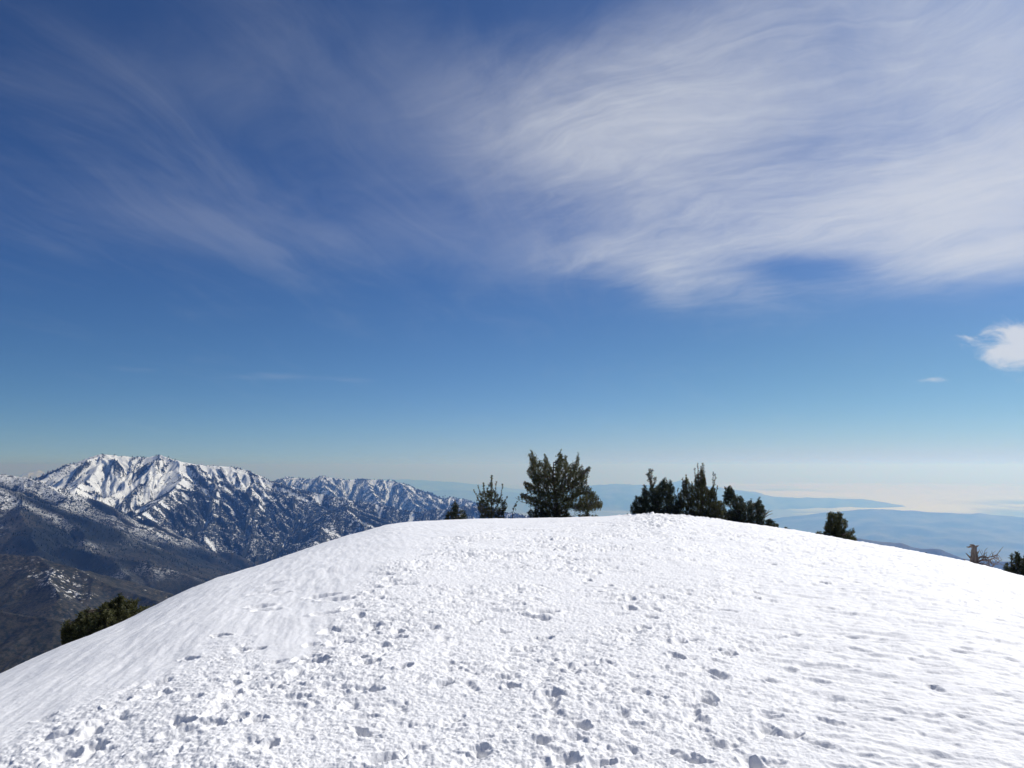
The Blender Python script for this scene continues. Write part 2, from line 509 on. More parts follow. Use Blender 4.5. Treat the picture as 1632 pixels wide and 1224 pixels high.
# prints one can pick out in the photo: pixel, length, width (m), heading (deg), depth (m)
PRINTS = [(375, 1108, .34, .17, 20, .13), (372, 1092, .22, .20, 60, .07), (190, 1122, .30, .18, 35, .10), (345, 1158, .30, .12, 15, .10), (408, 1150, .28, .16, -30, .09),
          (335, 1142, .26, .13, 10, .09), (380, 1148, .24, .12, 5, .08), (290, 1155, .22, .16, 60, .09), (140, 1196, .32, .18, 40, .10), (425, 1190, .34, .13, 15, .09),
          (265, 1105, .26, .14, -30, .09), (310, 1115, .26, .13, -20, .08), (72, 1142, .26, .14, 50, .08), (140, 1140, .22, .12, 60, .07), (215, 1100, .22, .14, 30, .05),
          (300, 1047, .40, .14, -55, .09), (352, 1012, .42, .14, -60, .09), (386, 1034, .26, .15, 30, .07), (410, 1031, .26, .14, 80, .07),
          (440, 1052, .34, .16, 70, .08), (500, 1055, .42, .17, 75, .11), (384, 1076, .30, .14, 0, .08), (450, 1094, .12, .11, 0, .06), (470, 1112, .42, .09, -70, .06),
          (436, 930, .50, .26, 75, .08), (420, 942, .46, .34, 60, .10), (440, 946, .42, .34, 40, .10), (412, 966, .44, .30, -50, .10), (424, 972, .40, .28, -60, .09), (510, 949, .50, .34, -60, .11), (533, 955, .50, .30, -60, .11), (525, 978, .40, .2, 80, .10),
          (612, 915, .50, .24, 80, .10), (622, 928, .36, .30, 30, .13), (640, 932, .50, .22, 80, .10), (590, 1000, .40, .2, 50, .08), (632, 1012, .50, .2, 85, .10),
          (560, 966, .34, .2, 30, .08), (586, 1058, .36, .18, 30, .10), (640, 1066, .34, .2, 20, .11), (585, 1100, .60, .13, -62, .08), (690, 884, .70, .3, 85, .09),
          (668, 884, .5, .3, 60, .08), (730, 858, .9, .42, 85, .12), (762, 856, .9, .42, 80, .12), (832, 845, 1.7, .55, 88, .16), (818, 852, 1.2, .5, 85, .13), (860, 850, 1.2, .4, -85, .10),
          (755, 991, .30, .2, 20, .12), (868, 976, .34, .26, 60, .13), (715, 1056, .3, .18, -50, .08), (800, 1004, .4, .2, -30, .08), (842, 1028, .32, .2, 80, .10), (866, 1014, .34, .2, 60, .09),
          (800, 1082, .26, .14, 30, .09), (815, 1098, .26, .14, -50, .09), (967, 1060, .28, .16, -10, .10), (925, 1160, .26, .14, 0, .11), (920, 1178, .26, .14, 60, .08),
          (763, 1196, .22, .16, 10, .10), (612, 1210, .40, .17, 70, .11), (862, 1186, .22, .15, 60, .09), (902, 1212, .26, .15, 0, .11), (955, 1220, .3, .15, 70, .10),
          (990, 1142, .28, .14, 30, .08), (880, 1112, .3, .12, 75, .08), (1060, 1068, .34, .16, 75, .09), (1078, 1080, .24, .14, 0, .08), (1116, 1112, .30, .14, -40, .10),
          (1140, 1056, .30, .14, -60, .08), (1258, 1068, .26, .2, 60, .09), (1225, 1085, .34, .14, -30, .08), (1225, 1140, .30, .16, -30, .09), (1325, 1152, .7, .12, -40, .08),
          (1310, 1190, .7, .10, -40, .09), (1150, 1185, .32, .16, -60, .09), (1220, 1215, .34, .15, -70, .09), (1110, 1145, .3, .15, -50, .09), (1165, 1100, .45, .1, -75, .06),
          (1535, 1140, .4, .12, -65, .05), (1290, 1060, .5, .1, -65, .04), (1130, 1000, .34, .2, -60, .09), (1100, 1050, .3, .16, 30, .08), (690, 1000, .3, .2, 0, .08)]
for i, (px, py, L, Wd, ad, dp) in enumerate(PRINTS):
    if py > 990: L = min(L * .62, .24); Wd = min(max(Wd * .9, .10), .15)
    x, y = snow_at_px(px, py)
    stamp(x, y, L, Wd, radians(ad), dp * (0.52 if px < 1000 else 0.30), rim=0.3, steep=.9, seed=i * 3.7, lump=.3 if py > 990 else .1)
# two trails of alternating steps leading up to the crest
for path in ([(120, 1205), (330, 1150), (470, 1065), (560, 980), (620, 928), (690, 884), (745, 858), (835, 846)], [(1235, 1222), (1130, 1085), (1010, 970), (905, 890), (860, 852)]):
    pts = np.array([snow_at_px(*p) for p in path]); sg = np.hypot(*np.diff(pts, axis=0).T); cum = np.concatenate([[0], np.cumsum(sg)])
    for k_, q in enumerate(np.arange(0, cum[-1], 0.62)):
        x, y = np.interp(q, cum, pts[:, 0]), np.interp(q, cum, pts[:, 1])
        x2, y2 = np.interp(q + .1, cum, pts[:, 0]), np.interp(q + .1, cum, pts[:, 1])
        hd = atan2(x2 - x, y2 - y); sd_ = 0.11 if k_ % 2 else -0.11
        stamp(x + sd_ * cos(hd) + random.gauss(0, .02), y - sd_ * sin(hd) + random.gauss(0, .04), .29, .125, hd + random.gauss(0, .15), random.uniform(.028, .05), rim=.3, steep=.75, seed=k_ * 2.1, lump=.16)
# the many overlapping steps between them
ns = 0
while ns < 420:
    r = 3.6 + 43 * random.random() ** 1.15; a0 = random.uniform(-radians(36), radians(36))
    x, y = r * sin(a0), r * cos(a0)
    i = min(np.searchsorted(R_, r), len(R_) - 1); j = min(max(np.searchsorted(A_[:NA], a0), 0), NA - 1)
    if foot[i, j] < random.uniform(0.2, 0.9):
        continue
    big = random.random()
    L = random.uniform(.16, .32); Wd = random.uniform(.09, .16)
    stamp(x, y, L, Wd, random.gauss(0.1, 0.7), random.uniform(.010, .032) if big < .9 else random.uniform(.035, .06), rim=random.uniform(.05, .25), steep=random.uniform(.7, .98), seed=ns * 1.3, lump=.45)
    ns += 1

SZ = base + hgt
SV = np.stack([GX, GY, SZ], -1).reshape(-1, 3)
cen = len(SV)
SV = np.vstack([SV, [[0, 0, float(SZ[0].mean())]]])
nA = len(A_)
F4 = grid_faces(len(R_), nA, wrap=True)[:, ::-1]
jj = np.arange(nA)
F3 = np.stack([np.full(nA, cen), (jj + 1) % nA, jj], -1)
tag(mesh_obj('snow_ground', SV, [F4, F3], M_SNOW), kind='structure')


def snow_z(x, y):
    r = math.hypot(x, y); a = atan2(x, y)
    i = min(np.searchsorted(R_, r), len(R_) - 1); j = min(max(np.searchsorted(A_[:NA], a), 0), NA - 1)
    return float(SZ[i, j]) if abs(a) < radians(40) else float(snow_base(np.array(x), np.array(y)))


# ------------------------------------------------------------------ mountains on the left
KM = 1000.0
FAR = 1.35
LINES = []     # owner, slope, polyline of (px, py, km)


def ln(owner, slope, *pts):
    LINES.append((owner, slope, np.array([at(a, b, c * KM * FAR) for a, b, c in pts])))


MAIN, BACK, SNOWHILL, FOOT2, BROWN, NEAR = range(6)
ln(MAIN, .52, (15, 790, 4.9), (55, 770, 4.9), (95, 750, 4.85), (130, 737, 4.8), (160, 726, 4.75), (175, 724, 4.75), (200, 727, 4.78), (225, 730, 4.75), (255, 725, 4.7), (290, 735, 4.6),
   (340, 742, 4.65), (370, 744, 4.65), (395, 750, 4.65), (440, 768, 4.7), (500, 785, 4.6), (560, 797, 4.5), (620, 808, 4.4), (690, 820, 4.3), (760, 834, 4.2), (860, 850, 4.1))
ln(MAIN, .62, (288, 734, 4.62), (294, 776, 4.2), (250, 802, 3.95), (212, 824, 3.72), (183, 850, 3.52))
ln(MAIN, .66, (225, 731, 4.75), (196, 774, 4.36), (147, 810, 4.03), (120, 834, 3.85))
ln(MAIN, .66, (170, 727, 4.75), (140, 762, 4.42), (108, 792, 4.15))
ln(MAIN, .6, (340, 744, 4.65), (347, 792, 4.22), (332, 850, 3.76), (322, 900, 3.48))
ln(MAIN, .6, (395, 752, 4.65), (408, 802, 4.22), (400, 862, 3.76), (385, 920, 3.42))
ln(MAIN, .6, (440, 770, 4.7), (485, 820, 4.2), (461, 866, 3.84), (429, 888, 3.64))
ln(MAIN, .6, (560, 799, 4.5), (547, 810, 3.95), (517, 842, 3.72), (478, 879, 3.46), (440, 920, 3.2))
ln(MAIN, .6, (547, 811, 3.95), (586, 849, 3.62), (605, 885, 3.4))
ln(MAIN, .5, (600, 824, 4.4), (680, 815, 4.35), (734, 808, 4.3), (752, 806, 4.3), (775, 812, 4.3), (830, 819, 4.2), (900, 836, 4.1))
ln(BACK, .5, (380, 800, 7.4), (430, 771, 7.4), (455, 760, 7.4), (475, 761, 7.4), (490, 764, 7.3), (515, 759, 7.2), (545, 764, 7.2), (580, 764, 7.2), (620, 765, 7.2), (650, 772, 7.1),
   (680, 786, 7.0), (703, 798, 6.9), (720, 792, 7.0), (745, 797, 7.0), (762, 806, 6.9), (800, 820, 6.8), (900, 842, 6.7))
ln(BACK, .62, (515, 760, 7.2), (532, 800, 6.6), (545, 835, 6.2))
ln(BACK, .62, (582, 765, 7.2), (603, 802, 6.6), (612, 835, 6.2))
ln(BACK, .62, (640, 769, 7.1), (664, 806, 6.6), (680, 830, 6.3))
ln(BACK, .62, (475, 762, 7.4), (482, 792, 6.8))
ln(BACK, .62, (720, 793, 7.0), (725, 812, 6.7))
ln(SNOWHILL, .55, (-160, 735, 3.8), (0, 757, 3.75), (40, 762, 3.7), (75, 773, 3.62), (108, 792, 3.5))
ln(SNOWHILL, .55, (-160, 752, 3.3), (0, 775, 3.25), (59, 804, 3.15), (130, 827, 3.0), (152, 856, 2.9), (165, 895, 2.75))
ln(SNOWHILL, .55, (20, 786, 3.2), (40, 832, 2.88), (66, 872, 2.66))
ln(SNOWHILL, .55, (95, 816, 3.1), (125, 856, 2.85), (150, 880, 2.7))
ln(FOOT2, .5, (60, 862, 2.85), (130, 872, 2.7), (196, 889, 2.6), (255, 899, 2.5), (294, 915, 2.45), (307, 938, 2.4), (330, 985, 2.3))
ln(FOOT2, .6, (196, 890, 2.6), (215, 925, 2.4))
ln(BROWN, .45, (-160, 868, 2.0), (0, 880, 1.95), (50, 885, 1.9), (100, 900, 1.85), (165, 925, 1.8), (230, 946, 1.75), (265, 962, 1.7), (330, 1005, 1.65))
ln(BROWN, .55, (60, 888, 1.9), (85, 930, 1.72), (95, 960, 1.6))
ln(BROWN, .55, (165, 926, 1.8), (150, 960, 1.66))
ln(NEAR, .42, (-160, 950, 1.5), (0, 975, 1.4), (60, 986, 1.35), (110, 1013, 1.3), (180, 1062, 1.2))


def tents(x, y):
    dist_ = np.full(x.shape, 999.0)
    best = np.full(x.shape, -1020.0); own_ = np.zeros(x.shape, int); K = 26.0
    for owner, sl_, P in LINES:
        hl = np.full(x.shape, -9e3); dl = np.full(x.shape, 9e3)
        for a, b in zip(P[:-1], P[1:]):
            dx, dy = b[0] - a[0], b[1] - a[1]
            t = np.clip(((x - a[0]) * dx + (y - a[1]) * dy) / (dx * dx + dy * dy), 0, 1)
            d = np.hypot(x - a[0] - t * dx, y - a[1] - t * dy)
            z = a[2] + t * (b[2] - a[2]) - sl_ * d * (1 - 0.28 * d / (d + 500))
            hl = np.maximum(hl, z); dl = np.minimum(dl, d)
        own_ = np.where(hl > best, owner, own_); dist_ = np.where(hl > best, dl, dist_)
        best = np.maximum(best, hl) + K * 0.25 * np.maximum(0, 1 - np.abs(best - hl) / K) ** 2
    return best, own_, dist_


ta = np.linspace(radians(-43), radians(4), 1080)
tr_ = np.exp(np.linspace(math.log(850 * FAR), math.log(9000 * FAR), 900))
TR, TA = np.meshgrid(tr_, ta, indexing='ij')
TX, TY = TR * np.sin(TA), TR * np.cos(TA)
wx = 45 * fbm(TX / 420, TY / 420, 3, 100); wy = 45 * fbm(TX / 420, TY / 420, 3, 110)
H0, own, dwin = tents(TX + wx, TY + wy)
e_ = 14.0
Hx = tents(TX + wx + e_, TY + wy)[0]; Hy = tents(TX + wx, TY + wy + e_)[0]
gx, gy = (Hx - H0) / e_, (Hy - H0) / e_
sl0 = np.hypot(gx, gy) + 1e-6
ddx, ddy = gy / sl0 * np.minimum(sl0 / 0.3, 1), -gx / sl0 * np.minimum(sl0 / 0.3, 1)
crest_ease = 0.10 + 0.90 * sstep(dwin, 0, 190)
TN = TR / FAR; wfar = sstep(TN, 2250, 2700)
Hh = H0.copy(); spurv = np.zeros_like(H0)
for amp, f, seed_, ww in ((42.0, 1 / 235.0, 200, wfar * crest_ease * (0.35 + 0.65 * sstep(TN, 3000, 4000))), (10.0, 1 / 120.0, 220, (1 - wfar) * crest_ease)):
    ex = np.zeros_like(H0); ey = np.zeros_like(H0)
    for o in range(4):
        v, a_, b_ = erode(TX * f, TY * f, ddx + ey * 1.1, ddy - ex * 1.1, seed_ + o)
        spurv += v * (0.6 ** o); Hh += v * amp * ww; ex += a_ * amp * f * 2.0; ey += b_ * amp * f * 2.0
        amp *= 0.5; f *= 2.0
Hh += (2.5 + 6.5 * wfar * crest_ease) * fbm(TX / 160, TY / 160, 5, 120, 0.55)
dzm = Hh - EYE
fw = TY * cos(PITCH) + dzm * sin(PITCH); upm = -TY * sin(PITCH) + dzm * cos(PITCH)
MX, MY = 816 + FPX * TX / fw, 612 - FPX * upm / fw        # where a slope is seen, to lay out its snow and woods


def gauss(px, py, rx, ry, rot=0):
    a = radians(rot); c_, s_ = cos(a), sin(a)
    p = ((MX - px) * c_ + (MY - py) * s_) / rx; q = (-(MX - px) * s_ + (MY - py) * c_) / ry
    return np.exp(-(p * p + q * q))


lo = fbm(TX / 300, TY / 300, 3, 130)
snow = np.zeros_like(H0); brown = np.full_like(H0, 0.15); forest = np.zeros_like(H0)
mm = own == MAIN
snow[mm] = 0.95
fo = 0.30 + 0.50 * spurv + 0.15 * lo + 0.5 * sstep(MY, 755, 830) + 0.35 * sstep(MX, 300, 470) * sstep(MY, 760, 790) + 0.12 * lo
fo -= 0.45 * gauss(165, 785, 75, 65, 60) + 0.3 * gauss(150, 822, 50, 16, 15) + 0.35 * gauss(255, 770, 22, 50, 40) + 0.3 * gauss(320, 752, 60, 12, 12) + 0.3 * gauss(420, 800, 16, 40, 20)
fo -= 0.45 * gauss(535, 850, 40, 24, -40) + 0.3 * gauss(475, 845, 14, 34, 35)
fo += 0.35 * gauss(330, 840, 130, 55, 15) + 0.35 * gauss(90, 745, 60, 8, -20)
forest[mm] = np.clip(fo, 0, .72)[mm]
snow[mm] -= (0.35 * sstep(MY, 860, 930))[mm]
mb = own == BACK
snow[mb] = 0.85; forest[mb] = (0.60 + 0.40 * spurv + 0.2 * lo - 0.4 * gauss(470, 770, 30, 10) - 0.15 * gauss(580, 775, 60, 8) + 0.2 * sstep(MY, 790, 815)).clip(0, .72)[mb]
ms = own == SNOWHILL
snow[ms] = (0.62 - 0.45 * sstep(MY - 28 * sstep(MX, 90, 150), 835, 880) - 0.35 * gauss(30, 830, 55, 22) - 0.12 * sstep(MX, 95, 175) + 0.2 * lo)[ms]
brown[ms] = (0.35 + 0.5 * gauss(30, 825, 50, 22))[ms]
forest[ms] = (0.36 + 0.3 * lo + 0.08 * sstep(MX, 90, 160) + 0.35 * gauss(70, 805, 90, 8, 22) + 0.4 * gauss(60, 868, 40, 25) + 0.2 * gauss(150, 850, 40, 22)).clip(0, .74)[ms]
m2 = own == FOOT2
snow[m2] = 0.40; brown[m2] = (0.25 + 0.5 * gauss(298, 925, 16, 20))[m2]; forest[m2] = 0.5 + 0.2 * lo[m2]
mw = own == BROWN
snow[mw] = (0.15 + 0.12 * gauss(95, 920, 80, 35) - 0.3 * gauss(200, 940, 70, 14, 20))[mw]
brown[mw] = (0.42 + 0.25 * lo + 0.2 * gauss(40, 890, 80, 15) - 0.3 * gauss(210, 945, 60, 12, 22))[mw]
forest[mw] = (0.15 + 0.35 * lo)[mw]
mn = own == NEAR
snow[mn] = 0.02; brown[mn] = 0.30 + 0.2 * lo[mn]; forest[mn] = 0.28 + 0.3 * lo[mn]
# steep faces shed their snow
gr, ga_ = np.gradient(Hh, tr_, ta); slope = np.hypot(gr, ga_ / TR)
snow -= 0.5 * sstep(slope, 0.9, 1.5)

TV = np.stack([TX, TY, Hh], -1).reshape(-1, 3)
TF = grid_faces(len(tr_), len(ta))[:, ::-1]
fo_own = own.reshape(-1)[TF[:, 0]]
NAMES = ['mountain', 'mountain', 'snowy_hill', 'foothill', 'brown_hill', 'valley_slope']
for k in range(6):
    F = TF[fo_own == k]
    used, inv = np.unique(F, return_inverse=True)
    tag(mesh_obj(NAMES[k], TV[used], inv.reshape(-1, 4), M_MTN,
                 attrs={'snow': snow.reshape(-1)[used], 'brown': brown.reshape(-1)[used], 'forest': forest.reshape(-1)[used]}), kind='structure')

# conifers standing on those slopes: a far-off wood that reads as one mass
cellA = (TR * (tr_[1] / tr_[0] - 1)) * (TR * (ta[1] - ta[0]))
vis = (MX > -60) & (MX < 930) & (MY < 1000) & (TN > 2500)
wgt = np.clip(forest - 0.05, 0, 1) ** 1.5 * cellA * vis * (own < 4)
wgt *= np.clip((TN / 4000), 0.4, 1.0) ** -1.0
wgt = wgt.reshape(-1) / wgt.sum()
NT_ = 120000
idx = rng.choice(len(wgt), NT_, p=wgt)
ctr = TV[idx] + np.stack([rng.normal(0, 5, NT_), rng.normal(0, 8, NT_), np.zeros(NT_) - 1.5], -1)
hh_ = rng.uniform(7, 15, NT_) * (0.35 + 0.65 * (TN.reshape(-1)[idx] / 4700)); rad = hh_ * rng.uniform(.28, .42, NT_)
th = rng.uniform(0, 2 * pi, NT_)
vs = [ctr + np.stack([np.zeros(NT_), np.zeros(NT_), hh_], -1)]
for k in range(3):
    vs.append(ctr + np.stack([rad * np.cos(th + k * 2.0944), rad * np.sin(th + k * 2.0944), np.zeros(NT_)], -1))
FV = np.stack(vs, 1).reshape(-1, 3); b0 = np.arange(NT_)[:, None] * 4
FF = np.concatenate([b0 + np.array([[0, 1, 2]]), b0 + np.array([[0, 2, 3]]), b0 + np.array([[0, 3, 1]])])
tag(mesh_obj('conifer_forest', FV, FF, M_FOREST, smooth=False), label='dark conifer forest covering the snowy mountain slopes', cat='forest', kind='stuff')

# ------------------------------------------------------------------ far valley and ridges
FLOOR = -3000.0
fa_ = np.linspace(-pi, pi, 241)[:-1]
fr_ = np.concatenate([[10.0], np.exp(np.linspace(math.log(2500), math.log(125000), 60))])
VR, VA = np.meshgrid(fr_, fa_, indexing='ij')
VV = np.stack([VR * np.sin(VA), VR * np.cos(VA), np.full_like(VR, FLOOR)], -1).reshape(-1, 3)
mv, hv, bv = new_mat('valley_floor')
cv = coords(hv)
nv = hv.noise(cv, 0.00035, 9, 0.62); nv2 = hv.noise(cv, 0.0022, 6, 0.75)
cc = hv.mix(hv.smooth(nv, 0.35, 0.65), (0.24, 0.24, 0.23, 1), (0.40, 0.39, 0.37, 1))
cc = hv.mix(hv.smooth(nv2, 0.62, 0.68), cc, (0.78, 0.76, 0.72, 1))
hv.put(bv.inputs['Base Color'], cc); bv.inputs['Roughness'].default_value = 0.95; bv.inputs['Specular IOR Level'].default_value = 0.05
tag(mesh_obj('valley_ground', VV, grid_faces(len(fr_), len(fa_), wrap=True)[:, ::-1], mv), kind='structure')

M_RIDGE = mat_plain('far_ridge', (0.02, 0.026, 0.03), (0.17, 0.17, 0.15), 0.0009)
M_RIDGE_SNOW = mat_plain('far_snowy_ridge', (0.05, 0.06, 0.06), (0.6, 0.62, 0.66), 0.0012)


def ridge(name, pts, km, slope, seed, mat=None, width=None, rough=1.0, km2=None):
    """a distant range: crest from the photo's skyline, flanks dropping to the valley with spurs"""
    P = np.array(pts, float)
    n = 420
    px = np.linspace(P[0, 0], P[-1, 0], n); py = np.interp(px, P[:, 0], P[:, 1])
    kms = np.linspace(km, km2 or km, n)
    crest = np.array([at(a, b, c * KM) for a, b, c in zip(px, py, kms)])
    az = np.arctan2(crest[:, 0], crest[:, 1]); r0 = kms * KM
    L = (crest[:, 2].max() - FLOOR) / slope
    nd = 90
    s = np.sign(np.linspace(-1, 1, nd)) * np.abs(np.linspace(-1, 1, nd)) ** 1.5
    Rr = r0[None, :] + s[:, None] * L * 1.15
    Xx, Yy = Rr * np.sin(az)[None], Rr * np.cos(az)[None]
    d = np.abs(s)[:, None] * L * 1.15
    relief = crest[:, 2][None] - FLOOR
    spur = np.abs(fbm(Xx / (L * 0.55), Yy / (L * 0.9), 4, seed, 0.5))
    z = crest[:, 2][None] - slope * d * (0.75 + 0.5 * spur) + rough * relief * 0.030 * fbm(Xx / (L * .10), Yy / (L * .10), 5, seed + 9)
    z = np.maximum(z, FLOOR - 40)
    Vv = np.stack([Xx, Yy, z], -1).reshape(-1, 3)
    return tag(mesh_obj(name, Vv, grid_faces(nd, n)[:, ::-1], mat or M_RIDGE), kind='structure')


ridge('far_ridge', [(840, 800), (880, 783), (920, 777), (950, 773), (980, 771), (1005, 772), (1030, 773), (1055, 771), (1072, 769), (1085, 766), (1097, 769), (1112, 773), (1140, 775),
                    (1170, 781), (1200, 783), (1232, 791), (1270, 793), (1300, 793), (1345, 795), (1375, 795), (1402, 799), (1440, 806), (1480, 815)], 53, 0.22, 300)
ridge('far_ridge', [(1180, 789), (1240, 786), (1300, 787), (1380, 789), (1450, 790), (1480, 790), (1530, 794), (1580, 795), (1640, 797), (1720, 799), (1800, 803)], 84, 0.14, 310)
ridge('far_ridge', [(1180, 834), (1250, 824), (1300, 819), (1330, 816), (1360, 813), (1390, 811), (1440, 813), (1480, 816), (1520, 818), (1545, 819), (1560, 818), (1590, 821), (1632, 825), (1700, 829), (1800, 838)], 35, 0.13, 320)
ridge('far_ridge', [(520, 778), (560, 768), (615, 764), (650, 764), (684, 766), (733, 769), (780, 774), (830, 780), (880, 784), (930, 789)], 76, 0.16, 330)
ridge('far_ridge', [(600, 792), (660, 782), (720, 781), (790, 783), (860, 788), (940, 793), (1000, 800)], 60, 0.12, 340)
ridge('far_ridge', [(-60, 775), (-10, 768), (20, 764), (35, 756), (60, 752), (80, 755), (95, 760), (115, 768), (150, 778)], 38, 0.3, 350, M_RIDGE_SNOW)
ridge('hill', [(1250, 850), (1310, 853), (1366, 858), (1380, 860), (1412, 864), (1436, 866), (1455, 872), (1475, 875), (1500, 877), (1516, 884), (1535, 891), (1565, 893), (1600, 894), (1650, 896), (1720, 904)], 9.5, 0.5, 360, rough=0.25)

# low cloud over the far coast, the ridges stand out of it
fa2 = np.linspace(radians(-6), radians(52), 420); fr2 = np.exp(np.linspace(math.log(20000), math.log(123000), 200))
QR, QA = np.meshgrid(fr2, fa2, indexing='ij')
fx, fy = QR * np.sin(QA), QR * np.cos(QA)
lum = fbm(fx / 9000, fy / 15000, 5, 400, 0.55)
side = sstep(QA, radians(4), radians(24))
thick = sstep(lum * 0.8 + 1.4 * sstep(QR + 9000 * perlin(fx / 12000, fy / 22000, 405), 38000, 60000) * side - 0.75, -0.45, 0.55)
thin = (0.30 + 0.30 * lum) * sstep(QR, 21000, 34000) * (0.35 + 0.65 * sstep(QA, radians(-4), radians(16)))
cover = np.clip(np.maximum(thick, thin), 0, 1) * sstep(QA, radians(-6), radians(-2)) * (1 - sstep(QA, radians(49), radians(52)))
zf = FLOOR + 330 + 225 * thick + 40 * fbm(fx / 2500, fy / 2500, 3, 410)
M_FOG = mat_plain('low_cloud', (0.74, 0.75, 0.78), (0.84, 0.84, 0.86), 0.0004)
gf = NT(M_FOG.node_tree)
trf = gf.n.new('ShaderNodeBsdfTransparent'); mxf = gf.n.new('ShaderNodeMixShader')
gf.put(mxf.inputs[0], gf.attr('cover')); gf.l.new(trf.outputs[0], mxf.inputs[1]); gf.l.new(gf.n['Principled BSDF'].outputs[0], mxf.inputs[2])
gf.l.new(mxf.outputs[0], gf.n['Material Output'].inputs[0])
tag(mesh_obj('low_cloud', np.stack([fx, fy, zf], -1).reshape(-1, 3), grid_faces(len(fr2), len(fa2))[:, ::-1], M_FOG, attrs={'cover': cover.reshape(-1)}),
    label='pale bank of low cloud lying between the far ridges', cat='low cloud', kind='stuff')

# ------------------------------------------------------------------ pines
class Geo:
    def __init__(self): self.v = []; self.f3 = []; self.f4 = []; self.a = []; self.n = 0

    def add(self, v, f3=None, f4=None, a=None):
        v = np.asarray(v, float)
        if f3 is not None: self.f3.append(np.asarray(f3) + self.n)
        if f4 is not None: self.f4.append(np.asarray(f4) + self.n)
        self.a.append(np.full(len(v), 0.5) if a is None else a)
        self.v.append(v); self.n += len(v)

    def build(self, name, mat, parent, origin, smooth=True):
        if not self.v: return None
        fs = []
        if self.f4: fs.append(np.concatenate(self.f4))
        if self.f3: fs.append(np.concatenate(self.f3))
        return mesh_obj(name, np.concatenate(self.v) - np.asarray(origin), fs, mat, parent, smooth, {'shade': np.concatenate(self.a)})


def tube(geo, pts, radii, sides=6):
    pts = np.asarray(pts, float); n = len(pts)
    tn = np.gradient(pts, axis=0); tn /= np.linalg.norm(tn, axis=1)[:, None] + 1e-9
    refv = np.array([0.3, 1.0, 0.1])
    a = np.cross(tn, refv); a /= np.linalg.norm(a, axis=1)[:, None] + 1e-9
    b = np.cross(tn, a)
    th = np.arange(sides) / sides * 2 * pi
    ring = pts[:, None] + np.asarray(radii)[:, None, None] * (a[:, None] * np.cos(th)[None, :, None] + b[:, None] * np.sin(th)[None, :, None])
    V = np.vstack([ring.reshape(-1, 3), pts[-1:] + tn[-1:] * radii[-1]])
    f4 = grid_faces(n, sides, wrap=True)
    j = np.arange(sides); f3 = np.stack([(n - 1) * sides + j, (n - 1) * sides + (j + 1) % sides, np.full(sides, n * sides)], -1)
    geo.add(V, f3, f4)


def brush(geo, p0, p1, rad, needles, width, shade):
    """a bottlebrush shoot: needles standing out round a twig"""
    ax = p1 - p0; L = np.linalg.norm(ax); ax = ax / (L + 1e-9)
    s = np.cross(ax, [0.2, 0.9, 0.3]); s /= np.linalg.norm(s) + 1e-9
    t = np.cross(ax, s)
    u = rng.random(needles) ** 0.85; th = rng.uniform(0, 2 * pi, needles)
    root = p0 + ax * (u * L)[:, None]
    side = s * np.cos(th)[:, None] + t * np.sin(th)[:, None]
    lean = rng.uniform(0.35, 1.1, needles)
    d = side + ax * lean[:, None]; d /= np.linalg.norm(d, axis=1)[:, None]
    ln_ = rad * rng.uniform(0.7, 1.25, needles)
    tip = root + d * ln_[:, None]
    wv = np.cross(d, rng.normal(size=(needles, 3))); wv /= np.linalg.norm(wv, axis=1)[:, None] + 1e-9
    wv = wv * width * 0.5
    mid = root + d * (ln_ * 0.55)[:, None]
    V = np.stack([root, mid + wv, tip, mid - wv], 1).reshape(-1, 3)
    f = np.arange(needles)[:, None] * 4 + np.array([[0, 1, 2, 3]])
    sh = np.repeat(np.clip(shade + rng.normal(0, .18, needles), 0, 1), 4)
    geo.add(V, None, f, sh)


def inside(poly, x, y):
    P = np.asarray(poly, float); c = False; j = len(P) - 1
    for i in range(len(P)):
        if (P[i, 1] > y) != (P[j, 1] > y) and x < (P[j, 0] - P[i, 0]) * (y - P[i, 1]) / (P[j, 1] - P[i, 1]) + P[i, 0]:
            c = not c
        j = i
    return c


def bend(p, q, sag=0.15, n=5):
    """a limb that leaves low and turns up"""
    t = np.linspace(0, 1, n)[:, None]
    m = p + (q - p) * t
    L = np.linalg.norm(q - p)
    m[:, 2] -= (sag * L * np.sin(t[:, 0] * pi) * 0.6)
    m[1:-1] += rng.normal(0, 0.03 * L, (n - 2, 3))
    return m


